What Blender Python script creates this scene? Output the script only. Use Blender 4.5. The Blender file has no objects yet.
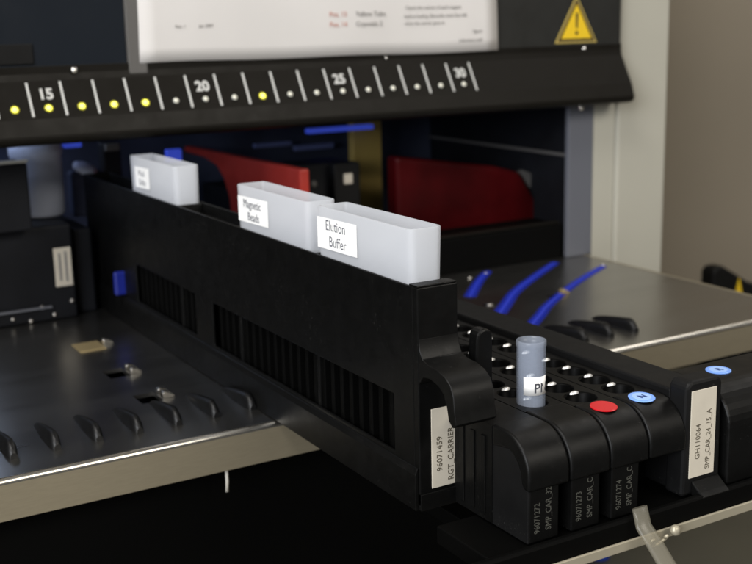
import bpy, bmesh, math, random
from mathutils import Vector, Matrix
random.seed(7)
S = 0.001                       # all numbers below are millimetres
scene = bpy.context.scene
COL = scene.collection
PI = math.pi

# ------------------------------------------------------------------ materials
def new_mat(name):
    m = bpy.data.materials.new(name); m.use_nodes = True
    nt = m.node_tree
    return m, nt, nt.nodes['Principled BSDF']

def mat(name, color, rough=0.5, metal=0.0, spec=0.5, noise=0.0, nscale=400.0, bump=0.0, bscale=2500.0,
        rvar=0.0, rscale=60.0, emit=None, estr=0.0, stretch=None, coat=0.0, dust=None, dscale=900.0):
    m, nt, b = new_mat(name)
    L = nt.links
    b.inputs['Base Color'].default_value = (*color, 1)
    b.inputs['Roughness'].default_value = rough
    b.inputs['Metallic'].default_value = metal
    b.inputs['Specular IOR Level'].default_value = spec
    b.inputs['Coat Weight'].default_value = coat
    tc = nt.nodes.new('ShaderNodeTexCoord')
    vec = tc.outputs['Object']
    if stretch:
        mp = nt.nodes.new('ShaderNodeMapping'); mp.inputs['Scale'].default_value = stretch
        L.new(vec, mp.inputs['Vector']); vec = mp.outputs['Vector']
    if noise:
        n = nt.nodes.new('ShaderNodeTexNoise'); n.inputs['Scale'].default_value = nscale; n.inputs['Detail'].default_value = 6
        L.new(vec, n.inputs['Vector'])
        r = nt.nodes.new('ShaderNodeValToRGB')
        r.color_ramp.elements[0].position = 0.3; r.color_ramp.elements[1].position = 0.7
        r.color_ramp.elements[0].color = (*[c * (1 - noise) for c in color], 1)
        r.color_ramp.elements[1].color = (*[min(1, c * (1 + noise)) for c in color], 1)
        L.new(n.outputs['Fac'], r.inputs['Fac']); L.new(r.outputs['Color'], b.inputs['Base Color'])
    if dust:
        n = nt.nodes.new('ShaderNodeTexNoise'); n.inputs['Scale'].default_value = dscale; n.inputs['Detail'].default_value = 2
        n2 = nt.nodes.new('ShaderNodeTexNoise'); n2.inputs['Scale'].default_value = dscale / 30; n2.inputs['Detail'].default_value = 4
        L.new(vec, n.inputs['Vector']); L.new(vec, n2.inputs['Vector'])
        r = nt.nodes.new('ShaderNodeMapRange'); r.inputs['From Min'].default_value = 0.66; r.inputs['From Max'].default_value = 0.74
        r2 = nt.nodes.new('ShaderNodeMapRange'); r2.inputs['From Min'].default_value = 0.45; r2.inputs['From Max'].default_value = 0.65
        mu = nt.nodes.new('ShaderNodeMath'); mu.operation = 'MULTIPLY'
        L.new(n.outputs['Fac'], r.inputs['Value']); L.new(n2.outputs['Fac'], r2.inputs['Value'])
        L.new(r.outputs['Result'], mu.inputs[0]); L.new(r2.outputs['Result'], mu.inputs[1])
        mx = nt.nodes.new('ShaderNodeMix'); mx.data_type = 'RGBA'
        mx.inputs['A'].default_value = (*color, 1); mx.inputs['B'].default_value = (*dust, 1)
        L.new(mu.outputs['Value'], mx.inputs['Factor']); L.new(mx.outputs['Result'], b.inputs['Base Color'])
    if rvar:
        n = nt.nodes.new('ShaderNodeTexNoise'); n.inputs['Scale'].default_value = rscale; n.inputs['Detail'].default_value = 8
        n.inputs['Roughness'].default_value = 0.65
        L.new(vec, n.inputs['Vector'])
        r = nt.nodes.new('ShaderNodeMapRange')
        r.inputs['From Min'].default_value = 0.3; r.inputs['From Max'].default_value = 0.7
        r.inputs['To Min'].default_value = max(0.02, rough - rvar); r.inputs['To Max'].default_value = min(1, rough + rvar)
        L.new(n.outputs['Fac'], r.inputs['Value']); L.new(r.outputs['Result'], b.inputs['Roughness'])
    if bump:
        n = nt.nodes.new('ShaderNodeTexNoise'); n.inputs['Scale'].default_value = bscale; n.inputs['Detail'].default_value = 3
        L.new(vec, n.inputs['Vector'])
        bp = nt.nodes.new('ShaderNodeBump'); bp.inputs['Strength'].default_value = bump; bp.inputs['Distance'].default_value = 0.0002
        L.new(n.outputs['Fac'], bp.inputs['Height']); L.new(bp.outputs['Normal'], b.inputs['Normal'])
    if emit:
        b.inputs['Emission Color'].default_value = (*emit, 1); b.inputs['Emission Strength'].default_value = estr
    return m

def translucent_mat(name, color, rough, trans, clear, tint=(1, 1, 1)):
    m, nt, b = new_mat(name); L = nt.links
    b.inputs['Base Color'].default_value = (*color, 1); b.inputs['Roughness'].default_value = rough
    tc = nt.nodes.new('ShaderNodeTexCoord')
    n = nt.nodes.new('ShaderNodeTexNoise'); n.inputs['Scale'].default_value = 60; n.inputs['Detail'].default_value = 6
    L.new(tc.outputs['Object'], n.inputs['Vector'])
    mr = nt.nodes.new('ShaderNodeMapRange'); mr.inputs['To Min'].default_value = rough - 0.1; mr.inputs['To Max'].default_value = rough + 0.12
    L.new(n.outputs['Fac'], mr.inputs['Value']); L.new(mr.outputs['Result'], b.inputs['Roughness'])
    t = nt.nodes.new('ShaderNodeBsdfTranslucent'); t.inputs['Color'].default_value = (*color, 1)
    tp = nt.nodes.new('ShaderNodeBsdfTransparent'); tp.inputs['Color'].default_value = (*tint, 1)
    b.inputs['Specular IOR Level'].default_value = 0.25 if clear < .5 else 0.6
    m1 = nt.nodes.new('ShaderNodeMixShader'); m1.inputs['Fac'].default_value = trans
    L.new(b.outputs['BSDF'], m1.inputs[1]); L.new(t.outputs['BSDF'], m1.inputs[2])
    m2 = nt.nodes.new('ShaderNodeMixShader'); m2.inputs['Fac'].default_value = clear
    L.new(m1.outputs['Shader'], m2.inputs[1]); L.new(tp.outputs['BSDF'], m2.inputs[2])
    L.new(m2.outputs['Shader'], nt.nodes['Material Output'].inputs['Surface'])
    return m

M = {}
M['carrier'] = mat('black_carrier_plastic', (0.0024, 0.0024, 0.0023), 0.44, bump=0.12, rvar=0.08, rscale=90, spec=0.21, dust=(0.035, 0.034, 0.032))
M['matte']   = mat('black_matte_plastic', (0.0045, 0.0045, 0.0047), 0.55, bump=0.1, rvar=0.08, spec=0.22, dust=(0.03, 0.03, 0.028))
M['dark']    = mat('dark_inner_metal', (0.0055, 0.006, 0.008), 0.6, spec=0.2, noise=0.3, nscale=30)
M['bluedark']= mat('blue_grey_inner_panel', (0.055, 0.065, 0.105), 0.6, spec=0.2, noise=0.5, nscale=12)
M['gloss']   = mat('glossy_black', (0.006, 0.006, 0.006), 0.18, spec=0.6)
M['hood']    = mat('charcoal_hood_paint', (0.015, 0.015, 0.0135), 0.5, bump=0.15, rvar=0.08, spec=0.35)
M['bar']     = mat('dark_brown_bar_paint', (0.0075, 0.0065, 0.005), 0.46, bump=0.15, rvar=0.08, spec=0.14)
M['pane']    = mat('smoked_window', (0.012, 0.015, 0.020), 0.15, spec=0.5, rvar=0.06, rscale=20)
M['frame']   = mat('grey_side_highlight', (0.10, 0.095, 0.09), 0.5)  # pale grey for the highlight strip along the maroon cover's side
M['steel']   = mat('satin_steel_deck', (0.38, 0.37, 0.35), 0.30, metal=1.0, noise=0.06, nscale=14, rvar=0.03, rscale=40, bump=0.06, bscale=700, stretch=(0.22, 1.0, 1.0))
M['lip']     = mat('brushed_steel_lip', (0.33, 0.285, 0.20), 0.42, metal=0.55, noise=0.05, nscale=25, rvar=0.04, stretch=(6, 30, 60))
M['bend']    = mat('polished_bend', (0.85, 0.82, 0.75), 0.26, metal=1.0, rvar=0.012, rscale=30)
M['clip']    = mat('bright_spring_steel', (0.75, 0.72, 0.66), 0.25, metal=1.0)
M['brass']   = mat('dull_brass_plate', (0.45, 0.35, 0.18), 0.4, metal=0.6)
M['cream']   = mat('cream_painted_post', (0.41, 0.395, 0.335), 0.5, bump=0.05, noise=0.04, nscale=8)
M['bluepost']= mat('blue_grey_post', (0.115, 0.12, 0.14), 0.45, bump=0.05)
M['wall']    = mat('beige_room_wall', (0.25, 0.215, 0.165), 0.85, noise=0.05, nscale=4, bump=0.1, bscale=300)
M['bench']   = mat('brown_bench_top', (0.075, 0.069, 0.048), 0.6, noise=0.12, nscale=9, bump=0.05)
M['mark']    = mat('pale_grey_print', (0.52, 0.52, 0.50), 0.6)
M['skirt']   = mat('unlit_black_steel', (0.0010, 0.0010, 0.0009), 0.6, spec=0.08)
M['etch']    = mat('dull_grey_print', (0.062, 0.062, 0.052), 0.6)
M['led_off'] = mat('unlit_milky_lens', (0.62, 0.61, 0.52), 0.25, coat=0.5, emit=(1, 0.97, 0.8), estr=0.05)  # faint emission brightens the lens although the light is off
M['led_on']  = mat('lit_yellow_lens', (0.9, 0.85, 0.2), 0.3, emit=(0.95, 0.92, 0.12), estr=2.4)
M['led_glow'] = mat('yellow_glow_ring', (0.4, 0.36, 0.03), 0.3, emit=(0.75, 0.75, 0.03), estr=0.22)  # glow spill around a lit lens, put into the socket's emission
M['tab']     = mat('satin_black_tab', (0.004, 0.004, 0.0042), 0.42, spec=0.3, bump=0.1)
M['frame_metal'] = mat('dull_screw_metal', (0.45, 0.43, 0.40), 0.35, metal=1.0)
M['hole']    = mat('socket_black', (0.0015, 0.0015, 0.0015), 0.4, spec=0.05)
M['spring']  = mat('white_metal_spring', (0.9, 0.89, 0.87), 0.38, metal=0.7)
M['screw']   = mat('bright_screw_metal', (0.8, 0.78, 0.74), 0.22, metal=1.0)
M['paper']   = mat('white_paper', (0.63, 0.605, 0.585), 0.75, noise=0.03, nscale=15, bump=0.06, bscale=60)
M['ink']     = mat('grey_ink', (0.22, 0.21, 0.20), 0.8)
M['redink']  = mat('red_ink', (0.55, 0.25, 0.20), 0.8)
M['trough']  = translucent_mat('milky_trough_plastic', (0.81, 0.83, 0.87), 0.5, 0.50, 0.42)
M['label']   = mat('white_sticker', (0.93, 0.925, 0.91), 0.55, noise=0.02, nscale=60)
M['beigelab']= mat('aged_white_sticker', (0.58, 0.53, 0.44), 0.5, noise=0.05, nscale=80)
M['text']    = mat('dark_label_ink', (0.12, 0.125, 0.15), 0.6)
M['warmtext']= mat('brown_label_ink', (0.10, 0.085, 0.06), 0.6)
M['tube']    = translucent_mat('clear_tube_plastic', (0.55, 0.60, 0.70), 0.22, 0.3, 0.74, (0.95, 0.97, 1))
m_, nt_, b_ = new_mat('blue_streak_edge'); M['streak_edge'] = m_  # soft edge of the blue deck streaks, painted with faint emission
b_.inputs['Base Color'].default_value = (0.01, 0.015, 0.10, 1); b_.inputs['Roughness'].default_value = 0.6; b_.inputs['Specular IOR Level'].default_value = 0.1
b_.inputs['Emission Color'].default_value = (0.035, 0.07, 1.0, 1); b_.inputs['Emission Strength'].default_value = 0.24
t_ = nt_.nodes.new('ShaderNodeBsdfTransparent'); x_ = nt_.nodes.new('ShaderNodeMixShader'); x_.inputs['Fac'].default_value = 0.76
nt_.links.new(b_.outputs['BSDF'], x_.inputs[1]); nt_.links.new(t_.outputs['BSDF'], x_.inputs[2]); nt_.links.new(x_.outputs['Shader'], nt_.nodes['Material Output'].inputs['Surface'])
M['strip']   = translucent_mat('clear_strip_plastic', (0.34, 0.32, 0.26), 0.25, 0.3, 0.6, (0.95, 0.93, 0.88))
M['reddisc'] = mat('red_disc', (0.55, 0.008, 0.015), 0.35, coat=0.3)
M['bluedisc']= mat('pale_blue_disc', (0.22, 0.42, 1.0), 0.35, coat=0.3)
M['bluecore']= mat('pale_disc_centre', (0.36, 0.55, 0.95), 0.4)
M['discink'] = mat('navy_disc_ink', (0.02, 0.05, 0.20), 0.5)
M['yellow']  = mat('warning_yellow', (0.78, 0.52, 0.015), 0.5)
M['brown']   = mat('warning_brown_border', (0.055, 0.035, 0.012), 0.5)
M['goldrim'] = mat('warning_pale_rim', (0.50, 0.38, 0.10), 0.5)
M['redpl']   = mat('dark_red_panel', (0.36, 0.028, 0.018), 0.45, noise=0.15, nscale=20, rvar=0.1)
M['maroon']  = mat('glossy_maroon_cover', (0.045, 0.002, 0.0028), 0.3, spec=0.15, noise=0.5, nscale=14)
M['gold']    = mat('dull_gold_pillar', (0.55, 0.40, 0.11), 0.5, metal=0.2, noise=0.1, nscale=20)
M['white']   = mat('milky_container', (0.50, 0.54, 0.66), 0.45, noise=0.05, nscale=15)
M['bluelit'] = mat('blue_light_lens', (0.05, 0.1, 0.8), 0.3, emit=(0.07, 0.13, 1.0), estr=0.26)
M['bluedeep']= mat('deep_blue_light_lens', (0.008, 0.015, 0.12), 0.3, emit=(0.03, 0.05, 1.0), estr=0.07)
M['glow']    = mat('blue_deck_streak', (0.012, 0.02, 0.15), 0.5, emit=(0.035, 0.07, 1.0), estr=0.30, noise=0.2, nscale=80)  # core of the blue deck streaks, light put into emission
M['blueplast']=mat('blue_plastic', (0.02, 0.06, 0.42), 0.45)
M['bluereflect'] = mat('blue_reflection_plate', (0.16, 0.20, 0.42), 0.5)  # blue reflection inside the chamber put into the plate colour
M['pin']     = mat('white_plastic_pin', (0.55, 0.52, 0.46), 0.5)
M['strip_metal'] = mat('beige_aluminium_trim', (0.40, 0.36, 0.27), 0.42, metal=0.35, noise=0.06, nscale=30)

# ------------------------------------------------------------------ mesh helper
ORG = {}
class MB:
    def __init__(s): s.bm = bmesh.new()
    def face(s, pts, smooth=False):
        f = s.bm.faces.new([s.bm.verts.new(p) for p in pts]); f.smooth = smooth; return f
    def box(s, x0, x1, y0, y1, z0, z1):
        v = [s.bm.verts.new((x, y, z)) for z in (z0, z1) for y in (y0, y1) for x in (x0, x1)]
        for q in ((0, 2, 3, 1), (4, 5, 7, 6), (0, 1, 5, 4), (1, 3, 7, 5), (3, 2, 6, 7), (2, 0, 4, 6)):
            s.bm.faces.new([v[i] for i in q])
        return s
    def prism(s, poly, a0, a1, axis='x'):
        def P(p, a):
            return {'x': (a, p[0], p[1]), 'y': (p[0], a, p[1]), 'z': (p[0], p[1], a)}[axis]
        A = [s.bm.verts.new(P(p, a0)) for p in poly]; B = [s.bm.verts.new(P(p, a1)) for p in poly]
        n = len(poly)
        s.bm.faces.new(A); s.bm.faces.new(B[::-1])
        for i in range(n):
            s.bm.faces.new([A[i], B[i], B[(i + 1) % n], A[(i + 1) % n]])
        return s
    def lathe(s, prof, c, axis=(0, 0, 1), n=28, smooth=True):
        """prof = [(r, h)...] from one end to the other along axis, ends closed where r = 0"""
        ax = Vector(axis).normalized()
        u = ax.orthogonal().normalized(); w = ax.cross(u)
        c = Vector(c); rings = []
        for r, h in prof:
            if r == 0: rings.append([s.bm.verts.new(c + ax * h)])
            else: rings.append([s.bm.verts.new(c + ax * h + (u * math.cos(2 * PI * i / n) + w * math.sin(2 * PI * i / n)) * r) for i in range(n)])
        for a, b in zip(rings, rings[1:]):
            for i in range(n):
                j = (i + 1) % n
                if len(a) == 1 and len(b) == 1: continue
                if len(a) == 1: f = s.bm.faces.new([a[0], b[i], b[j]])
                elif len(b) == 1: f = s.bm.faces.new([a[i], b[0], a[j]])
                else: f = s.bm.faces.new([a[i], b[i], b[j], a[j]])
                f.smooth = smooth
        return s
    def tube(s, pts, r, n=10, flat=1.0):
        pts = [Vector(p) for p in pts]; rings = []
        for i, p in enumerate(pts):
            t = (pts[min(i + 1, len(pts) - 1)] - pts[max(i - 1, 0)]).normalized()
            u = t.cross(Vector((0, 0, 1)))
            if u.length < 1e-3: u = t.cross(Vector((0, 1, 0)))
            u.normalize(); w = t.cross(u)
            rr = r[i] if isinstance(r, (list, tuple)) else r
            rings.append([s.bm.verts.new(p + u * rr * math.cos(2 * PI * k / n) + w * rr * flat * math.sin(2 * PI * k / n)) for k in range(n)])
        for a, b in zip(rings, rings[1:]):
            for k in range(n):
                f = s.bm.faces.new([a[k], b[k], b[(k + 1) % n], a[(k + 1) % n]]); f.smooth = True
        s.bm.faces.new(rings[0][::-1]); s.bm.faces.new(rings[-1])
        return s
    def grid_plate(s, u0, u1, v0, v1, t0, t1, holes, plane='xy'):
        """plate with rectangular holes; (u,v) plane, thickness t0..t1"""
        us = sorted({u0, u1, *[h[0] for h in holes], *[h[1] for h in holes]})
        vs = sorted({v0, v1, *[h[2] for h in holes], *[h[3] for h in holes]})
        def P(u, v, t): return {'xy': (u, v, t), 'yz': (t, u, v)}[plane]
        V = {}
        def g(i, j, k):
            if (i, j, k) not in V: V[i, j, k] = s.bm.verts.new(P(us[i], vs[j], (t0, t1)[k]))
            return V[i, j, k]
        nu, nv = len(us) - 1, len(vs) - 1
        def solid(i, j):
            if i < 0 or j < 0 or i >= nu or j >= nv: return False
            cu, cv = (us[i] + us[i + 1]) / 2, (vs[j] + vs[j + 1]) / 2
            return not any(h[0] < cu < h[1] and h[2] < cv < h[3] for h in holes)
        for i in range(nu):
            for j in range(nv):
                if not solid(i, j): continue
                s.bm.faces.new([g(i, j, 0), g(i, j + 1, 0), g(i + 1, j + 1, 0), g(i + 1, j, 0)])
                s.bm.faces.new([g(i, j, 1), g(i + 1, j, 1), g(i + 1, j + 1, 1), g(i, j + 1, 1)])
                if not solid(i - 1, j): s.bm.faces.new([g(i, j, 0), g(i, j, 1), g(i, j + 1, 1), g(i, j + 1, 0)])
                if not solid(i + 1, j): s.bm.faces.new([g(i + 1, j, 0), g(i + 1, j + 1, 0), g(i + 1, j + 1, 1), g(i + 1, j, 1)])
                if not solid(i, j - 1): s.bm.faces.new([g(i, j, 0), g(i + 1, j, 0), g(i + 1, j, 1), g(i, j, 1)])
                if not solid(i, j + 1): s.bm.faces.new([g(i, j + 1, 0), g(i, j + 1, 1), g(i + 1, j + 1, 1), g(i + 1, j + 1, 0)])
        return s
    def build(s, name, m, parent=None, bevel=0.0, org=None, segs=2, smooth=False):
        bmesh.ops.recalc_face_normals(s.bm, faces=s.bm.faces[:])
        o = Vector(org) if org is not None else (ORG[parent.name] if parent else Vector((0, 0, 0)))
        for v in s.bm.verts: v.co = (v.co - o) * S
        me = bpy.data.meshes.new(name); s.bm.to_mesh(me); s.bm.free()
        if smooth:
            for p in me.polygons: p.use_smooth = True
            me.set_sharp_from_angle(angle=math.radians(38))
        me.materials.append(m)
        ob = bpy.data.objects.new(name, me); COL.objects.link(ob)
        if parent: ob.parent = parent
        else: ob.location = o * S
        ORG[ob.name] = o
        if bevel:
            b = ob.modifiers.new('edge', 'BEVEL'); b.width = bevel * S; b.segments = segs; b.limit_method = 'ANGLE'; b.angle_limit = math.radians(32)
            b.harden_normals = False
        return ob

def tag(o, label=None, cat=None, group=None, kind=None):
    if label: o['label'] = label
    if cat: o['category'] = cat
    if group: o['group'] = group
    if kind: o['kind'] = kind
    return o

def thing(name, loc, label, cat, group=None):
    e = bpy.data.objects.new(name, None); COL.objects.link(e); e.empty_display_size = 0.01
    e.location = Vector(loc) * S; ORG[e.name] = Vector(loc)
    return tag(e, label, cat, group)

def copy_thing(o, loc, parent=None):
    c = o.copy(); COL.objects.link(c)
    if parent is None:
        c.location = Vector(loc) * S; ORG[c.name] = Vector(loc)
    else:
        c.parent = parent; ORG[c.name] = ORG[parent.name]
    for ch in list(o.children): copy_thing(ch, loc, c)
    return c

def text(name, body, size, pos, xdir, ydir, m, parent, sx=1.0, align='LEFT', depth=0.06, warp=None, bold=0.0):
    """flat lettering as a thin mesh: pos = baseline start, xdir/ydir world axes"""
    cu = bpy.data.curves.new(name, 'FONT'); cu.body = body; cu.size = size; cu.align_x = align
    cu.resolution_u = 3; cu.offset = bold; cu.extrude = depth
    to = bpy.data.objects.new(name + '_curve', cu); COL.objects.link(to)
    dg = bpy.context.evaluated_depsgraph_get(); dg.update()
    me = bpy.data.meshes.new_from_object(to.evaluated_get(dg))
    bpy.data.objects.remove(to); bpy.data.curves.remove(cu)
    X = Vector(xdir).normalized(); Y = Vector(ydir).normalized(); N = X.cross(Y)
    p = Vector(pos); org = ORG[parent.name]
    for v in me.vertices:
        q = v.co.copy()
        w = warp(q.x * sx, q.y, q.z) if warp else p + X * q.x * sx + Y * q.y + N * q.z
        v.co = (w - org) * S
    me.materials.clear(); me.materials.append(m); me.name = name
    o = bpy.data.objects.new(name, me); COL.objects.link(o); o.parent = parent; ORG[o.name] = org
    return o

def arc(c, r, a0, a1, n=8):
    return [(c[0] + r * math.cos(math.radians(a0 + (a1 - a0) * i / n)), c[1] + r * math.sin(math.radians(a0 + (a1 - a0) * i / n))) for i in range(n + 1)]

# ------------------------------------------------------------------ setting
tag(MB().box(-2600, 3400, 545, 560, -900, 2200).build('wall', M['wall']), 'plain beige room wall behind the instrument', 'wall', kind='structure')
tag(MB().box(-1200, 2200, -330, 544, -270, -230).build('bench_top', M['bench'], bevel=3), 'brown bench top under the instrument', 'bench', kind='structure')

# ------------------------------------------------------------------ the instrument
inst = thing('lab_instrument', (400, 250, 0), 'black laboratory instrument with numbered light bar, metal deck and cream side post', 'lab machine')
# deck with slots
slots = [(203, 216, 131, 150), (203, 216, 72, 90), (560, 574, 137, 148)]
deck = MB().grid_plate(-150, 690, 3.0, 498, -2.5, 0, slots).build('deck_plate', M['steel'], inst)
prof = [(3.0, 0.0)] + arc((3.0, -2.6), 2.6, 98, 180, 8) + [(0.4, -3.0), (1.8, -3.0), (3.0, -2.45)]
prof = [(y_ - 0.4, z_) for y_, z_ in prof]
prof[0] = (2.95, 0.0); prof[-1] = (2.95, -2.45)
MB().prism(prof, -150, 690, 'x').build('edge_bend', M['bend'], deck, smooth=True)
MB().box(-150, 690, 0, 1.8, -22, -3.05).build('deck_lip', M['lip'], deck)
MB().box(690.1, 692, 0, 498, -22, 0.4).build('deck_side_edge', M['lip'], deck, bevel=0.4)
MB().box(-150, 689, 4, 498, -21, -16).build('deck_underpan', M['matte'], deck)
# guide tabs
def tab_mesh():
    b = MB()
    rows = []
    L = 46
    for i in range(13):
        t = i / 12
        y = 25 + L * t
        if t < 0.16: h = 3.2 + 5.6 * math.sin(t / 0.16 * PI / 2)
        else: h = 8.0 * (1 - (t - 0.16) / 0.84) ** 0.6 + 0.8
        w = (3.1 if t > .12 else 1.9 + t * 10) * (1 - 0.6 * max(0, t - 0.5) / 0.5)
        rows.append([(-w, y, 0.02), (-w * .95, y, h * .55), (-w * .45, y, h * .95), (w * .45, y, h * .95), (w * .95, y, h * .55), (w, y, 0.02)])
    V = [[b.bm.verts.new(p) for p in r] for r in rows]
    for r0, r1 in zip(V, V[1:]):
        for k in range(5):
            f = b.bm.faces.new([r0[k], r1[k], r1[k + 1], r0[k + 1]]); f.smooth = True
    b.bm.faces.new(V[0]); b.bm.faces.new(V[-1][::-1])
    return b
t0 = tab_mesh().build('guide_tab', M['tab'], deck, org=(0, 0, 0))
xs_tab = [95.5 + 22.5 * i for i in range(8)] + [500.5 + 22.5 * i for i in range(3)]
for i, x in enumerate(xs_tab):
    o = t0 if i == 0 else t0.copy()
    if i: COL.objects.link(o)
    o.location = (Vector((x, 0, 0)) - ORG[deck.name]) * S
# slots' shiny clips
def clip(x, y, brass=False):
    b = MB()
    b.prism([(0, 0.05), (7, 0.05), (7.5, 1.2), (4, 3.6), (1.0, 4.2), (0, 3.4)], y - 2, y + 2.5, 'y')
    for v in b.bm.verts: v.co.x += x
    return b.build('spring_clip', M['brass'] if brass else M['clip'], deck, bevel=0.4)
clip(216.5, 143); clip(216.5, 84); clip(574.5, 143, True); clip(223, 212); clip(216.5, 134); clip(216.5, 76)
MB().box(204, 222.3, 200, 222, 0.02, 0.9).build('locating_plate', M['brass'], deck, bevel=0.3)
for (x, y, r) in ((550, 234, 2.6), (571, 240, 2.6), (508, 147, 3.4), (675, 207, 2.4), (494, 40, 3.0)):
    MB().lathe([(0, 1.5), (r * .45, 1.4), (r * .7, 1.0), (r * .75, 0.02)], (x, y, 0), n=16).build('deck_screw', M['frame_metal'], deck)
for (x, y, r) in ((508, 147, 5.2), (494, 40, 5.0)):
    MB().lathe([(r * .7, 0.5), (r * .8, 0.9), (r, 0.6), (r, .02)], (x, y, 0), n=20).build('screw_washer', M['gloss'], deck)
# thin pin hanging below the lip
MB().tube([(226, 5, -20), (226, 4.5, -30), (225.5, 4.2, -36)], 1.0, 8).build('hanging_pin', M['pin'], inst)
# body under the deck
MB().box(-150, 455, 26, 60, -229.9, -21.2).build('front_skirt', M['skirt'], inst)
MB().box(455.1, 690, 260, 498, -229.9, -21.2).build('base_cabinet', M['matte'], inst, bevel=1)
# streaks of blue light on the deck, put in as glowing strips
def deck_streak(pts, r, name='blue_deck_streak'):
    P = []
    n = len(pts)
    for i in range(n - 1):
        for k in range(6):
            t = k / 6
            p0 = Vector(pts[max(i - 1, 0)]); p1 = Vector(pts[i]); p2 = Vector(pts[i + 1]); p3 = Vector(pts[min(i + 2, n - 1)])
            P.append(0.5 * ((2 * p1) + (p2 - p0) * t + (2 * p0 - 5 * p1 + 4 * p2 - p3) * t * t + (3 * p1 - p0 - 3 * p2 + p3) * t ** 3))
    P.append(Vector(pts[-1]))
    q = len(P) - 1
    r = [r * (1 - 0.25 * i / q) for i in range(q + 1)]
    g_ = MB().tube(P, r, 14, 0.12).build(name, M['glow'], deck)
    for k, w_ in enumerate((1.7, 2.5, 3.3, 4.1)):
        MB().tube([p_ - Vector((0, 0, .18 + .07 * k)) for p_ in P], [q_ * w_ for q_ in r], 14, 0.02).build('soft_streak_edge', M['streak_edge'], g_)  # wider faint layers soften the edge of the painted streak
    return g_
deck_streak([(511, 178, .6), (532, 201, .6), (556, 226, .6), (578, 246, .6)], 1.3)
deck_streak([(499, 122, .6), (524, 146, .6), (552, 172, .6), (597, 205, .6), (648, 240, .6)], 1.4)
deck_streak([(498, 82, .6), (522, 102, .6), (547, 123, .6), (609, 166, .6), (672, 203, .6)], 1.25)

# hood: window, frame and panel
MB().box(279, 719, 240, 246, 181.2, 520).build('hood_panel', M['hood'], inst, bevel=0.8)
MB().box(-150, 264.5, 242, 246, 181.2, 520).build('window_pane', M['pane'], inst)
MB().box(265, 278.5, 239, 246, 181.2, 520).build('window_frame', M['frame'], inst, bevel=0.6)
MB().box(-150, 200, 240.5, 241.9, 192.5, 206).build('window_rail', M['matte'], inst, bevel=0.6)
# light bar (profile in y,z)
bp = [(252, 191), (239.4, 191), (239.4, 186), (238.6, 181.5)] + [(224.6, 157), (221.2, 147.5)] + arc((225.4, 145.2), 5.0, 150, 262, 6) + [(231, 139.0), (252, 139.0)]
bar = MB().prism(bp, -150, 719.5, 'x').build('light_bar', M['bar'], inst, bevel=1.2)
# frame on the sloping face between (236.5,178) and (226.2,161)
dn = Vector((0, 224.6 - 238.6, 157 - 181.5)).normalized()      # down the slope
up = -dn; fx = Vector((1, 0, 0)); nrm = fx.cross(up)          # outward normal
def slope(x, z, off=0.0):
    t = (181.5 - z) / (181.5 - 157)
    return Vector((x, 238.6 + (224.6 - 238.6) * t, z)) + nrm * off
if nrm.y > 0: nrm = -nrm
PITCH = 22.47
def led_x(i): return 181.6 + PITCH * (i - 14)
lit = {14, 15, 16, 17, 18, 22}
for i in range(14, 31):
    c = slope(led_x(i), 163.6, 0.05)
    ring = MB().lathe([(1.8, 0.0), (2.9, 0.05), (2.9, .4), (2.1, .7), (1.8, .3)], c, nrm, 20).build('light_socket', M['led_glow'] if i in lit else M['gloss'], bar)
    k_ = 1.0 if i in lit else 1.2
    o = MB().lathe([(1.85 * k_, .1), (1.7 * k_, .8), (1.25 * k_, 1.4), (.6 * k_, 1.75), (0, 1.85)], c, nrm, 20).build('status_light', M['led_on'] if i in lit else M['led_off'], bar)
    o['label'] = 'glowing yellow status light' if i in lit else 'unlit milky status light'
for i in range(13, 31):
    x = led_x(i) + PITCH / 2
    b = MB(); a0 = slope(x - .75, 180.6, .12); a1 = slope(x + .75, 180.6, .12); c1 = slope(x + .75, 158.6, .12); c0 = slope(x - .75, 158.6, .12)
    d = nrm * 0.12
    vs = [b.bm.verts.new(p) for p in (a0, a1, c1, c0)] + [b.bm.verts.new(p - d) for p in (a0, a1, c1, c0)]
    for q in ((0, 1, 2, 3), (7, 6, 5, 4), (0, 4, 5, 1), (1, 5, 6, 2), (2, 6, 7, 3), (3, 7, 4, 0)): b.bm.faces.new([vs[k] for k in q])
    b.build('tick_mark', M['mark'], bar)
for i in (15, 20, 25, 30):
    text('number', str(i), 11.0, slope(led_x(i), 169.6, .12), fx, up, M['mark'], bar, align='CENTER', bold=0.36, sx=0.95)
def screw(x, y, z, ax, r, parent):
    MB().lathe([(r, 0), (r * .95, r * .5), (r * .6, r * .85), (0, r * .95)], (x, y, z), ax, 16).build('cap_screw', M['screw'], parent)
screw(226, 238.4, 187.5, (0, -1, .3), 2.4, bar)
screw(677, 239.9, 187.8, (0, -1, .2), 2.1, bar)
screw(474, 238.4, 186.8, (0, -1, .2), 1.3, bar)
screw(671, 236, 137.5, (0, -.8, -.5), 2.8, bar)
# cream post at the right side
post = MB().box(725, 785, 247, 420, -229.9, 520).build('side_post', M['cream'], inst, bevel=2)
MB().box(699, 724.7, 251, 420, -229.9, 138.8).build('post_inner_strip', M['cream'], post, bevel=1)
MB().box(670, 698.7, 250, 255.5, 0.2, 138.8).build('post_blue_face', M['bluepost'], post, bevel=1)
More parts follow.
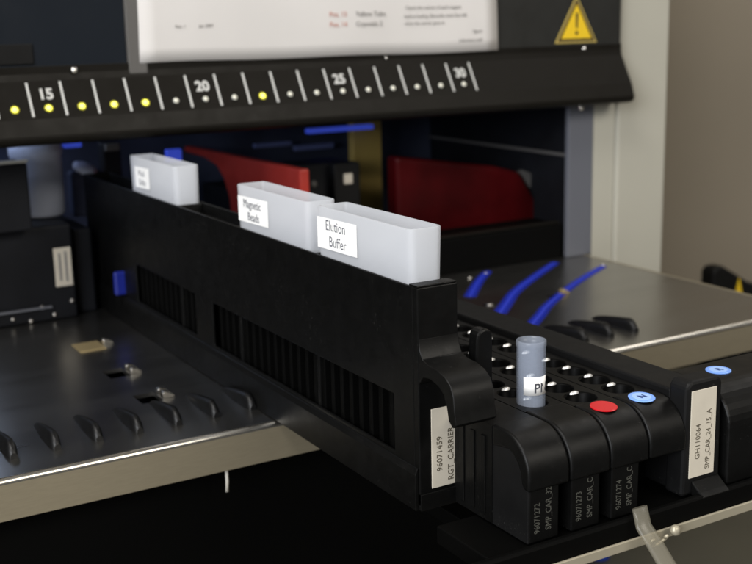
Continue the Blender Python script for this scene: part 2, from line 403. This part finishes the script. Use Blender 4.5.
# inside of the work chamber
MB().box(-150, 784, 499, 512, -229.9, 520).build('rear_panel', M['bluedark'], inst)
MB().box(-165, -150.5, 3, 512, -229.9, 520).build('chamber_side', M['dark'], inst)
MB().box(-150, 700, 252.2, 498.5, 196, 204).build('chamber_roof', M['dark'], inst)
MB().box(684, 698, 256, 498.5, 0.2, 195).build('chamber_side', M['dark'], inst)
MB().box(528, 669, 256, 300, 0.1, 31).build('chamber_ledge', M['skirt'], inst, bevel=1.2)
MB().box(520, 668, 258, 266, 31.5, 33.2).build('ledge_trim', M['bar'], inst, bevel=.4)
MB().prism([(258, 93), (498, 93), (498, 90.5), (258, 90.5)], 681.5, 683.9, 'x').build('side_rail', M['frame'], inst)
MB().box(541, 573, 415, 425, 0.1, 121).build('gold_pillar', M['gold'], inst, bevel=1)
# blue chamber lights
MB().box(486, 556, 400, 408, 115.0, 119.2).build('chamber_light', M['bluelit'], inst, bevel=1)
MB().box(246, 260, 352, 358, 123.5, 129).build('chamber_light', M['bluelit'], inst, bevel=1)
MB().box(330, 343, 352, 358, 105, 116).build('chamber_light', M['bluelit'], inst, bevel=1)
MB().box(249, 259, 258, 262, 22, 40).build('chamber_light', M['bluedeep'], inst, bevel=2)

for (xx, zz, w_, h_) in ((462, 99, 40, 3.0), (505, 93, 44, 4.0)):
    MB().box(xx, xx + w_, 468, 474, zz - 1, zz + h_).build('reflection_plate', M['bluereflect'], inst, bevel=1)  # plates stand in for blue reflections deep in the chamber
# loading tray in front of the deck
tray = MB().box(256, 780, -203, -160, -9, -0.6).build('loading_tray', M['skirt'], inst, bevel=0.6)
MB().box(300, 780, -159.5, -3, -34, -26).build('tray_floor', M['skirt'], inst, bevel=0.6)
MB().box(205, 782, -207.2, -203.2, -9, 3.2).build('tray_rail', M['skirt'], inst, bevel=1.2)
MB().box(255, 782, -208.7, -207.4, -10.5, -6.0).build('tray_trim', M['strip_metal'], inst, bevel=0.4)

# ------------------------------------------------------------------ items on the hood
pap = thing('paper_sheet', (430, 239, 190), 'white printed instruction sheet taped across the dark hood above the light bar', 'paper')
b = MB(); nx, nz = 24, 12
V = {}
for i in range(nx + 1):
    for j in range(nz + 1):
        u, v = i / nx, j / nz
        xl = 273 + 3 * v; xr = 582.5 - 4 * v
        V[i, j] = b.bm.verts.new((xl + (xr - xl) * u, 239.3 - 1.1 * math.sin(u * 9.0) ** 2 * (1 - v) - 1.2 * (u > .9) * (1 - v) * (u - .9) * 10 - .5 * math.sin(v * 7), 190.6 - 1.4 * u + v * 118 + .4 * math.sin(u * 14) * (1 - v)))
for i in range(nx):
    for j in range(nz):
        f = b.bm.faces.new([V[i, j], V[i + 1, j], V[i + 1, j + 1], V[i, j + 1]]); f.smooth = True
sheet = b.build('sheet', M['paper'], pap)
so = sheet.modifiers.new('thick', 'SOLIDIFY'); so.thickness = 0.0003
def ptext(body, size, x, z, m=M['ink'], align='LEFT'):
    text('print', body, size, (x, 237.2, z), (1, 0, 0), (0, 0, 1), m, pap, align=align, depth=0.03)
ptext('Rev. 1', 3.2, 300, 214); ptext('Jan 2007', 3.2, 318, 214)
ptext('Pos. 13', 5.2, 424, 219.5, M['redink']); ptext('Yellow Tube', 5.2, 447, 219.5)
ptext('Pos. 14', 5.2, 424, 212.0, M['redink']); ptext('Cryovials 2', 5.2, 447, 212.0)
ptext('Check the volume of each reagent', 3.8, 492, 224); ptext('before loading. Barcodes must face left', 3.8, 491, 217.5); ptext('when the carrier goes in.', 3.8, 491, 212)
ptext('Signed', 3.6, 566, 204.5, align='RIGHT'); ptext('Laboratory staff', 3.6, 566, 197.5, align='RIGHT')

sign = thing('warning_sign', (668, 239, 193), 'yellow triangle warning sticker with exclamation mark on the hood beside the cream post', 'warning sign')
def tri(mb, grow, y0, y1):
    c = Vector((667.6, 206.4)); pts = [(644.3, 193), (690.9, 193), (667.6, 233.2)]
    mb.prism([(c.x + (p[0] - c.x) * grow, c.y + (p[1] - c.y) * grow) for p in pts], y0, y1, 'y'); return mb
tri(MB(), 1.0, 239.5, 239.8).build('pale_rim', M['goldrim'], sign)
tri(MB(), .90, 239.2, 239.45).build('dark_border', M['brown'], sign)
tri(MB(), .72, 238.9, 239.15).build('yellow_field', M['yellow'], sign)
MB().prism([(666.2, 218.5), (669.0, 218.5), (668.5, 205.5), (666.7, 205.5)], 238.6, 238.85, 'y').build('exclamation_stroke', M['brown'], sign)
MB().lathe([(1.7, 0), (1.7, .25), (0, .25)], (667.6, 238.85, 201.5), (0, -1, 0), 16, False).build('exclamation_dot', M['brown'], sign)

# ------------------------------------------------------------------ reagent carrier
rc = thing('reagent_carrier', (267.5, 0, 0), 'long tall black reagent carrier with ribbed side windows holding the white troughs', 'carrier')
RX0, RX1, RY0, RY1, RZ = 257.0, 278.0, -145.4, 345.0, 103.2
win = [(-124, 90, 22.5, 50), (118, 232, 22.5, 50)]
body = MB()
body.grid_plate(RY0 + 4, RY1 - 4, 3, RZ, RX0, RX0 + 1.6, win, 'yz')
body.grid_plate(RY0 + 4, RY1 - 4, 3, RZ, RX1 - 1.6, RX1, win, 'yz')
body.box(RX0, RX1, RY0, RY0 + 3.95, 8, RZ)
body.box(RX0, RX1, RY1 - 3.95, RY1, 0.6, RZ)
for y in (-48, 50, 145, 235):
    body.box(RX0 + 1.65, RX1 - 1.65, y, y + 3, 3, RZ - 0.7)
body.box(RX0 + 1.65, RX1 - 1.65, RY0 + 4, RY1 - 4, 3, 6)
body.build('body', M['carrier'], rc, bevel=0.5)
# top rim pieces around the empty pocket and at the ends
MB().box(RX0 + .3, RX1 - .3, RY0 + .4, -138.2, RZ + .05, RZ + .9).build('top_rim', M['carrier'], rc, bevel=0.3)
MB().box(RX0 + 1.7, RX1 - 1.7, 53.5, 144.5, RZ - 9, RZ - 7).build('pocket_floor', M['carrier'], rc, bevel=0.3)
for ya, yb in ((-118.0, 86), (122.0, 230)):
    ribs = MB()
    ribs.box(RX0 + 6.6, RX0 + 7.6, ya, yb, 6.1, 60)
    y = ya
    while y < yb:
        ribs.box(RX0 + 3.2, RX0 + 6.7, y, y + 3.2, 6.1, 60); y += 9.6
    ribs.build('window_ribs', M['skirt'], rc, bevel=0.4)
base = MB()
base.prism([(RX0 - 1.8, 0.5), (RX0 - 1.8, 17.5), (RX0 - .6, 20.5), (RX0 - .05, 20.8), (RX0 - .05, .5)], RY0 + 1, RY1 - 1, 'y')
base.box(RX0, RX1, RY0 + .1, RY1 - 4.1, 0.5, 2.95)
base.box(RX0, RX1, RY0 - 1.0, RY0 - .05, 0.5, 8.5)
base.build('base_rail', M['carrier'], rc, bevel=0.6)
hk = [(-145.5, 80.5), (-146.2, 76), (-148.5, 72), (-153, 70.6), (-160, 70.2), (-166, 68.6), (-170, 65.8), (-172.2, 61.5), (-173, 55), (-174.2, 49.5), (-171.5, 47.5), (-168.5, 50), (-167, 56), (-165, 60.5), (-160.5, 63.5), (-154, 64.8), (-149, 64), (-145.5, 60)]
MB().prism(hk, RX0 + .2, RX1 + .2, 'x').build('front_hook', M['carrier'], rc, bevel=0.7, smooth=True)
fl = MB().box(263.2, 277.4, RY0 - .5, RY0 - .06, 10, 47.5).build('barcode_label', M['beigelab'], rc, bevel=0.15)
text('lettering', '96071459', 4.1, (268.6, RY0 - .58, 17.5), (0, 0, 1), (-1, 0, 0), M['warmtext'], fl, sx=1.02)
text('lettering', 'RGT_CARRIER', 4.3, (274.7, RY0 - .58, 12.2), (0, 0, 1), (-1, 0, 0), M['warmtext'], fl, sx=0.92)

# ------------------------------------------------------------------ troughs
def make_trough(y0, lines, label, blurred=False, size=6.4, lab=None):
    """y0 = front end; 87 mm long"""
    yb = y0 + 87
    t = thing('reagent_trough', (267.5, (y0 + yb) / 2, 62), label, 'trough', 'white troughs in the reagent carrier')
    X0, X1, Z0, Z1, w = 258.75, 276.25, 62.0, 127.5, 1.1
    def ring(x0, x1, ya, yb_, z, r, fr=None):
        fr = r + 1.2
        pts = []
        for cx, cy, a, rr in ((x1 - r, yb_ - r, 0, r), (x0 + r, yb_ - r, 90, r), (x0 + fr, ya + fr, 180, fr), (x1 - fr, ya + fr, 270, fr)):
            for k in range(6):
                an = math.radians(a + 18 * k); pts.append((cx + rr * math.cos(an), cy + rr * math.sin(an), z))
        return pts
    b = MB(); loops = []
    for z, ins, r in ((Z0, 1.2, 3.0), (103, .35, 2.6), (Z1 - .5, 0, 2.2), (Z1, .3, 2.0)):
        loops.append([b.bm.verts.new(p) for p in ring(X0 + ins, X1 - ins, y0 + ins, yb - ins, z, r)])
    for z, ins, r in ((Z1, w - .2, 1.6), (Z1 - .5, w, 1.5), (103, w + .35, 1.5), (Z0 + 1.5, w + 1.2, 1.5)):
        loops.append([b.bm.verts.new(p) for p in ring(X0 + ins, X1 - ins, y0 + ins, yb - ins, z, r)])
    n = len(loops[0])
    for A, B in zip(loops, loops[1:]):
        for i in range(n):
            f = b.bm.faces.new([A[i], A[(i + 1) % n], B[(i + 1) % n], B[i]]); f.smooth = True
    b.bm.faces.new(loops[0][::-1]); b.bm.faces.new(loops[-1])
    shell = b.build('shell', M['trough'], t)
    es = shell.modifiers.new('split', 'EDGE_SPLIT'); es.split_angle = math.radians(40)
    ly0, ly1, lz0, lz1 = lab                       # back, front, bottom, top
    xl = X0 - .22
    b = MB(); k = 1.2                               # follows the slope of the picture a little: put on by hand
    b.face([(xl, ly0, lz0 - .4), (xl, ly1, lz0 + .4), (xl, ly1, lz1 + .4), (xl, ly0, lz1 - .4)])
    st = b.build('sticker', M['label'], t)
    sd = st.modifiers.new('thick', 'SOLIDIFY'); sd.thickness = 0.00012
    ym = (ly0 + ly1) / 2
    for i, (ln, dx) in enumerate(lines):
        text('lettering', ln, size, (xl - .14, ym + dx, lz1 - 6.0 - i * size * 1.06), (0, -1, .01), (0, 0, 1), M['text'], st, sx=0.98, align='CENTER', depth=0.02)
    return t
make_trough(-137.5, [('Elution', 1.0), ('Buffer', -0.8)], 'milky plastic trough with sticker reading Elution Buffer, nearest of the row', lab=(-51.4, -91.0, 107.2, 122.7), size=7.3)
make_trough(-39.5, [('Magnetic', 0.6), ('Beads', -0.8)], 'milky plastic trough with sticker reading Magnetic Beads, middle of the row', lab=(45.6, 6.4, 107.4, 121.8), size=6.6)
make_trough(146.5, [('Wash', 1.0), ('Buffer', -0.5)], 'milky plastic trough with a blurred small sticker, farthest back near the red panel', lab=(222.5, 194.0, 107.0, 121.2), size=6.0)

# ------------------------------------------------------------------ tube carriers
ZT = 46.0; HP = 16.3; HY0 = -166.0; NH = 24
def hole_top(b, x0, x1, yc, p, r, z, cx):
    y0, y1 = yc - p / 2, yc + p / 2
    ang = sorted({*[2 * PI * i / 28 for i in range(28)], *[math.atan2(yy - yc, xx - cx) % (2 * PI) for xx in (x0, x1) for yy in (y0, y1)]})
    outer, r1, r2, r3 = [], [], [], []
    for a in ang:
        c, s_ = math.cos(a), math.sin(a)
        t = min(((x1 - cx) / c if c > 1e-9 else (x0 - cx) / c if c < -1e-9 else 1e9), ((y1 - yc) / s_ if s_ > 1e-9 else (y0 - yc) / s_ if s_ < -1e-9 else 1e9))
        outer.append(b.bm.verts.new((cx + c * t, yc + s_ * t, z)))
        r1.append(b.bm.verts.new((cx + c * r, yc + s_ * r, z)))
        r2.append(b.bm.verts.new((cx + c * (r - .8), yc + s_ * (r - .8), z - .9)))
        r3.append(b.bm.verts.new((cx + c * (r - .8), yc + s_ * (r - .8), z - 34)))
    n = len(ang)
    for i in range(n):
        j = (i + 1) % n
        b.bm.faces.new([outer[i], outer[j], r1[j], r1[i]])
        for A, B in ((r1, r2), (r2, r3)):
            f = b.bm.faces.new([A[i], A[j], B[j], B[i]]); f.smooth = True; f.material_index = 1
    f = b.bm.faces.new(r3); f.material_index = 1

def tube_carrier(cx, label, front=True, etched=None, disc=None, holes=True, grip=False, hy=-166.0, hr=7.8, group='black sample carriers side by side'):
    org = (cx, 0, 0)
    t = thing('sample_carrier', org, label, 'carrier', group)
    x0, x1 = cx - 10.9, cx + 10.9
    b = MB(); yb = hy + HP * (NH - .5); yf = hy - HP / 2
    if holes:
        for k in range(NH): hole_top(b, x0, x1, hy + HP * k, HP, hr, ZT, cx)
    else: b.face([(x0, yf, ZT), (x1, yf, ZT), (x1, yb, ZT), (x0, yb, ZT)])
    for x in (x0, x1):
        b.face([(x, yf, 1), (x, yb, 1), (x, yb, ZT), (x, yf, ZT)])
    b.face([(x0, yb, 1), (x1, yb, 1), (x1, yb, ZT), (x0, yb, ZT)])
    b.face([(x0, yf, 1), (x1, yf, 1), (x1, yf, ZT), (x0, yf, ZT)])
    bmesh.ops.remove_doubles(b.bm, verts=b.bm.verts[:], dist=0.005)
    bo = b.build('body', M['carrier'], t); bo.data.materials.append(M['hole'])
    if holes:
        s0 = None
        for k in range(NH):
            c = (cx + 1.6, hy + HP * k + 6.4, ZT - .5)
            if s0 is None:
                s0 = MB().lathe([(0, 1.3), (1.1, 1.15), (1.9, .7), (2.2, 0)], (0, 0, 0), (0, 0, 1), 12)
                for v in s0.bm.verts: v.co.x *= 1.25; v.co.y *= .55; v.co.z *= 1.0
                s0 = s0.build('hole_spring', M['spring'], t, org=(0, 0, 0)); o = s0
            else:
                o = s0.copy(); COL.objects.link(o)
            o.location = (Vector(c) - Vector(org)) * S
    hp = [(yf - .1, ZT + .6), (-183, ZT + .6)] + arc((-183, ZT - 16.4), 17.0, 90, 180, 10)[1:] + [(-200, 24), (-196.5, 24)] + arc((-181.5, ZT - 19.5), 13.0, 180, 110, 4) + [(yf - .1, ZT - 9)]
    MB().prism(hp, x0, x1, 'x').build('handle', M['carrier'], t, bevel=1.3, segs=3, smooth=True)
    if front:
        fp = MB().box(cx - 9.8, cx + 5.8, -199.0, -176, 0.6, 27).build('front_plate', M['carrier'], t, bevel=0.6)
        if etched:
            text('lettering', etched[0], 4.2, (cx - 4.4, -199.08, 4.5), (0, 0, 1), (-1, 0, 0), M['etch'], fp, sx=.82, depth=.04)
            text('lettering', etched[1], 4.2, (cx + 1.6, -199.08, 5.0), (0, 0, 1), (-1, 0, 0), M['etch'], fp, sx=.80, depth=.04)
    if disc:
        dm, ch = disc
        c = Vector((cx - 1.6, -183.5, ZT + .62)); nn = Vector((0, -.06, 1))
        d = MB().lathe([(6.1, 0), (6.1, .35), (5.8, .5), (0, .5)], c, nn, 32, False).build('colour_disc', dm, t)
        if ch:
            MB().lathe([(4.3, .5), (4.3, .62), (0, .62)], c, nn, 32, False).build('disc_centre', M['bluecore'], d)
            text('mark', ch, 5.0, c + Vector((0, -1.9, .72)), (1, 0, 0), (0, 1, 0), M['discink'], d, align='CENTER', depth=.03, bold=.12)
    return t

tA = tube_carrier(286.5, 'black sample carrier with upright grip, tucked beside the tall reagent carrier', etched=('96071272', 'SMP_CAR_32_A00'), holes=False)
tB = tube_carrier(309.0, 'black sample carrier holding the small labelled tube, no coloured disc', hy=-160.0, hr=6.9, etched=('96071273', 'SMP_CAR_C'))
tC = tube_carrier(331.5, 'black sample carrier with a red disc on its handle', etched=('96071274', 'SMP_CAR_C'), disc=(M['reddisc'], None))
tD = tube_carrier(354.0, 'black sample carrier with a pale blue disc beside the red-disc carrier', front=False, disc=(M['bluedisc'], 'N'))
MB().prism([(-150, .6), (-150, ZT - .2), (-183, ZT - .2)] + arc((-183, ZT - 16.4), 16.0, 90, 180, 8)[1:] + [(-198.8, .6)], 276.0, 278.4, 'x').build('side_plate', M['matte'], tA, bevel=.4)
# upright grip on the first carrier
gp = [(283.0, 1.0), (293.8, 1.0), (293.8, 66)] + arc((289.6, 77), 4.2, 0, 180, 8) + [(284.6, 62), (283, 50)]
MB().prism(gp, -150, -143, 'y').build('grip', M['carrier'], tA, bevel=1.0)
sl = MB()
for y in (-152, -160, -168):
    sl.box(275.0, 275.5, y - 1.6, y + 1.6, 4, 40)
sl.build('side_ribs', M['carrier'], tA, bevel=.3)
# carrier with the white label plate
cE = thing('label_carrier', (376.5, 0, 0), 'black sample carrier with a tall white barcode label on its front end', 'carrier')
MB().box(366, 386.6, -188, 214, 1, 49.5).build('body', M['matte'], cE, bevel=1.2)
MB().prism([(363.5, 1), (387.2, 1), (386.4, 53), (384, 55.5), (367, 55.5), (364.5, 53)], -199.5, -188.2, 'y').build('front_plate', M['matte'], cE, bevel=1.5)
MB().prism([(-199.6, 8), (-199.6, 1), (-206, .6), (-207.5, 2.5), (-205, 4)], 369, 386, 'x').build('foot_curl', M['carrier'], cE, bevel=.6)
eb = MB().box(367.0, 382.6, -200.0, -199.56, 9.5, 51).build('barcode_label', M['beigelab'], cE, bevel=.15)
text('lettering', 'GH110064', 4.0, (373.0, -200.08, 18), (0, 0, 1), (-1, 0, 0), M['warmtext'], eb, sx=.95)
text('lettering', 'SMP_CAR_24_15_A', 4.0, (379.4, -200.08, 12.2), (0, 0, 1), (-1, 0, 0), M['warmtext'], eb, sx=.86)
# wide carrier at the right edge
cF = thing('wide_carrier', (440, -170, 0), 'wide black carrier with a pale blue disc on its rounded top at the right edge', 'carrier')
fp = [(-162, 1), (-162, 47), (-183, 47)] + arc((-183, 29), 18, 90, 180, 10)[1:] + [(-201, 1)]
MB().prism(fp, 390.5, 505, 'x').build('body', M['carrier'], cF, bevel=1.4, segs=3)
c = Vector((410.0, -175.0, 47.05))
d = MB().lathe([(6.1, 0), (6.1, .35), (5.8, .5), (0, .5)], c, (0, 0, 1), 32, False).build('colour_disc', M['bluedisc'], cF)
MB().lathe([(4.3, .5), (4.3, .62), (0, .62)], c, (0, 0, 1), 32, False).build('disc_centre', M['bluecore'], d)
text('mark', 'R', 5.0, c + Vector((0, -1.9, .72)), (1, 0, 0), (0, 1, 0), M['discink'], d, align='CENTER', depth=.03, bold=.12)

# ------------------------------------------------------------------ sample tube
st = thing('sample_tube', (308, -160.5, 40), 'small clear plastic tube with white P sticker in a black sample carrier', 'tube')
tc_ = Vector((308, -159.5, 0)); R = 6.4
MB().lathe([(0, 14), (4.5, 15), (R - .2, 20), (R, 40), (R + .1, 72.5), (R + .35, 73), (R + .35, 75.3), (R + .1, 75.6), (R - .6, 75.4), (R - .8, 72), (R - .9, 40), (R - 1.2, 21), (3.5, 16.2), (0, 15.6)], tc_, (0, 0, 1), 40).build('tube_wall', M['tube'], st)
cam_dir = math.atan2(-552 + 160.5, 0 - 308)              # angle towards the viewer
def wrap(r):
    def f(x, z): 
        a = cam_dir + x / r
        return Vector((tc_.x + r * math.cos(a), tc_.y + r * math.sin(a), z))
    return f
wr = wrap(R + .15); b = MB(); N_ = 20
zs = (51.3, 59.8); x0, x1 = -3.4, 9.0
g = [[b.bm.verts.new(wr(x0 + (x1 - x0) * i / N_, z)) for z in zs] for i in range(N_ + 1)]
for i in range(N_):
    f = b.bm.faces.new([g[i][0], g[i + 1][0], g[i + 1][1], g[i][1]]); f.smooth = True
stk = b.build('sticker', M['label'], st)
sdm = stk.modifiers.new('thick', 'SOLIDIFY'); sdm.thickness = 0.00012; sdm.offset = 0
w2 = wrap(R + .3)
text('lettering', 'PN', 6.2, (0, 0, 0), (1, 0, 0), (0, 0, 1), M['text'], stk, depth=.02, warp=lambda x, y, z: w2(x + 1.3, 52.6 + y) , bold=.1)

# ------------------------------------------------------------------ things inside the chamber
rp = thing('red_rack', (400, 365, 0), 'dark red upright rack panel standing behind the white troughs', 'rack')
outline = [(243, 0.2), (243, 104.5), (488, 103.5), (488, 98), (440, 97)] + arc((380, 70), 30, 60, 180, 8)[0:0] + [(410, 92), (395, 82), (385, 66), (380, 40), (378, 0.2)]
MB().prism(outline, 397, 405, 'x').build('panel', M['redpl'], rp, bevel=1.2)
MB().box(405.2, 440, 300, 470, 0.2, 70).build('rack_block', M['dark'], rp, bevel=2)
mb = thing('waste_bin', (600, 340, 0), 'glossy maroon plastic bin cover with sloping side in the dark right of the chamber', 'bin')
MB().prism([(530, 12), (713, 12), (690, 40), (668, 72), (640, 80), (530, 98)], 318, 336, 'y').build('cover', M['maroon'], mb, bevel=4, segs=4)
MB().prism([(714.5, 14), (720, 14), (692, 66), (676, 73), (672, 71.5), (688, 50)], 322, 330, 'y').build('side_highlight', M['frame'], mb, bevel=1)  # pale strip shaped as the highlight along the cover's side
wc = thing('white_container', (224, 350, 74), 'milky blue-white plastic container standing on the dark module at the left', 'container')
b = MB(); b.lathe([(0, 73), (17.0, 73.0), (18.8, 75.5), (19.3, 120), (20.2, 121), (20.2, 131), (17, 133), (0, 133)], (222.5, 350, 0), (0, 0, 1), 36)
b.build('container_wall', M['white'], wc)
bm_ = thing('reader_module', (205, 330, 0), 'black box-shaped module with a white barcode label at the back left of the deck', 'module')
MB().box(60, 232, 300, 420, 0.2, 72.5).build('housing', M['dark'], bm_, bevel=2)
MB().box(236, 250, 310, 400, 0.2, 66).build('side_block', M['dark'], bm_, bevel=2)
MB().box(216.8, 229.8, 299.4, 299.85, 25.5, 55).build('barcode_label', M['beigelab'], bm_, bevel=.2)
for x, z0, z1 in ((220.2, 30, 51), (224.8, 29, 52)):
    MB().box(x, x + 1.6, 299.1, 299.35, z0, z1).build('label_line', M['ink'], bm_)
MB().box(60, 212, 296, 299.6, 10.8, 12.2).build('trim_line', M['bluepost'], bm_, bevel=.3)
for (x, z) in ((205, 9), (214, 2.2), (183, 3.0), (228, 11), (196, -0.2)):
    MB().lathe([(1.9, 0), (1.7, .9), (0, 1.5)], (x, 299.8, z + 2.4), (0, -1, 0), 12).build('small_screw', M['frame_metal'], bm_)
sb = thing('side_module', (190, 300, 74), 'black upright box with a pale top edge beside the white container', 'module')
MB().box(150, 200, 285, 320, 73.0, 122).build('housing', M['dark'], sb, bevel=1.5)
MB().box(150, 200.5, 284, 286.5, 122.3, 124.5).build('top_edge', M['cream'], sb, bevel=.4)
pm = thing('pump_module', (464, 330, 0), 'small black module with a white square button in front of the gold pillar', 'module')
MB().box(438, 488, 324, 360, 0.2, 97).build('housing', M['dark'], pm, bevel=2)
MB().box(464, 490, 312, 323.8, 0.2, 97).build('front_block', M['matte'], pm, bevel=2)
MB().box(473, 481.5, 310.6, 311.9, 79, 88).build('square_button', M['beigelab'], pm, bevel=.8)
MB().lathe([(3.0, 0), (2.6, 1.5), (0, 2)], (450, 323.8, 80), (0, -1, 0), 16).build('round_knob', M['frame'], pm)
bt = thing('tool_block', (268, 352, 0), 'bluish clutter of small tool heads behind the white container in the dark chamber', 'tool head')
MB().box(252, 280, 362, 376, 66.2, 104).build('housing', M['bluedark'], bt, bevel=3)
MB().lathe([(0, 0), (9, 1), (10, 4), (6, 6), (0, 7)], (262, 360, 103), (.3, -.4, 1), 20).build('tool_dome', M['white'], bt)
MB().box(280.5, 296, 366, 380, 90, 124).build('tool_arm', M['dark'], bt, bevel=2)
MB().box(280, 292, 356, 360, 118, 124).build('tool_plate', M['frame'], bt, bevel=1)

# ------------------------------------------------------------------ things around the tray
hs = thing('clear_strip', (338, -209, 0), 'clear plastic strip hanging down over the beige tray trim with its cable clip', 'strip')
MB().tube([(329.5, -208.2, 8), (329.6, -211, 0), (330, -218, -6), (330, -226, -13), (330, -236, -21), (330, -247, -31)], [4.2, 4.4, 4.6, 4.6, 4.6, 4.6], 16, .42).build('strip', M['strip'], hs)
b = MB(); P = []
for i in range(26):
    a = i / 25 * 2 * PI * 1.6
    P.append((330 + i * .5 + 3.2 * math.cos(a) * (1 - i / 50), -213.5 - 1.2 * math.sin(a), -8.2 + 3.0 * math.sin(a) * (1 - i / 40) + i * .06))
b.tube(P, .8, 8).build('cable_loop', M['strip_metal'], hs)
MB().lathe([(0, 0), (2.0, .4), (2.6, 2), (2.0, 3.6), (0, 4)], (347, -210.5, -6), (0, -1, .2), 16).build('clip_knob', M['strip_metal'], hs)
bc = thing('blue_cap', (608, 128, -230), 'small blue plastic bottle cap lying on the bench below the tray', 'cap')
MB().lathe([(0, 0.2), (8, .2), (8.6, 1), (8.6, 16), (7.6, 18), (0, 18)], (608, 128, -230), (0, 0, 1), 24).build('cap', M['blueplast'], bc)
dv = thing('black_device', (1090, 460, -230), 'black device with a small yellow sticker on the bench beyond the deck at far right', 'device')
MB().prism([(1052, -229.8), (1300, -229.8), (1300, -158), (1121, -119), (1070, -90), (1057, -90), (1052, -96)], 430, 452, 'y').build('housing', M['matte'], dv, bevel=6, segs=4)
MB().prism([(1089, -134), (1104, -134), (1096.5, -108)], 428.6, 429.8, 'y').build('yellow_sticker', M['yellow'], dv)

# ------------------------------------------------------------------ light
w = bpy.data.worlds.new('World'); scene.world = w; w.use_nodes = True
bg = w.node_tree.nodes['Background']; bg.inputs['Color'].default_value = (0.95, 0.93, 0.88, 1); bg.inputs['Strength'].default_value = 0.08
def area(name, loc, target, sx, sy, power, col):
    l = bpy.data.lights.new(name, 'AREA'); l.shape = 'RECTANGLE'; l.size = sx; l.size_y = sy; l.energy = power; l.color = col
    o = bpy.data.objects.new(name, l); COL.objects.link(o); o.location = Vector(loc) * S
    o.rotation_euler = (Vector(target) - Vector(loc)).to_track_quat('-Z', 'Y').to_euler()
    return o
area('ceiling_lamp', (-800, -500, 1900), (250, 0, 60), 1.2, 0.6, 34, (1.0, 0.97, 0.93))
area('ceiling_lamp', (1150, -2300, 1450), (600, -50, 20), 1.6, 0.8, 36, (1.0, 0.94, 0.84))
area('ceiling_lamp', (1750, 400, 1750), (400, -100, 0), 1.8, 0.5, 12, (1.0, 0.96, 0.90))
area('room_fill', (-1700, -1350, 800), (300, 0, 60), 1.4, 1.0, 64, (0.95, 0.97, 1.0))  # unseen fill lamp added at front left, no actual window
area('chamber_fill', (150, 380, 190), (330, 330, 0), 0.25, 0.04, 0.22, (0.6, 0.72, 1.0))  # unseen bluish fill lamp added to brighten the chamber interior

# ------------------------------------------------------------------ camera
cd = bpy.data.cameras.new('camera'); cam = bpy.data.objects.new('camera', cd); COL.objects.link(cam)
right = Vector((0.861398504866523, -0.1317282351842463, 0.4905510043501722))
Rm = [[0.861398504866523, -0.5074223503901687, -0.022697447835288417], [-0.1317282351842463, -0.18001761130171445, -0.9748032271573934], [0.4905510043501722, 0.8426839371589693, -0.2219087519348789]]
r_, d_, f_ = [Vector(a) for a in Rm]
mt = Matrix(((r_.x, -d_.x, -f_.x), (r_.y, -d_.y, -f_.y), (r_.z, -d_.z, -f_.z))).to_4x4()
mt.translation = Vector((0, -552, 216)) * S
cam.matrix_world = mt
cd.sensor_width = 36; cd.lens = 1149.215 / 752 * 36
cd.clip_start = 0.01; cd.clip_end = 50
cd.dof.use_dof = True; cd.dof.focus_distance = 0.515; cd.dof.aperture_fstop = 13.5
scene.camera = cam
scene.view_settings.view_transform = 'Standard'; scene.view_settings.look = 'None'
scene.view_settings.exposure = 0.0; scene.view_settings.gamma = 1.0
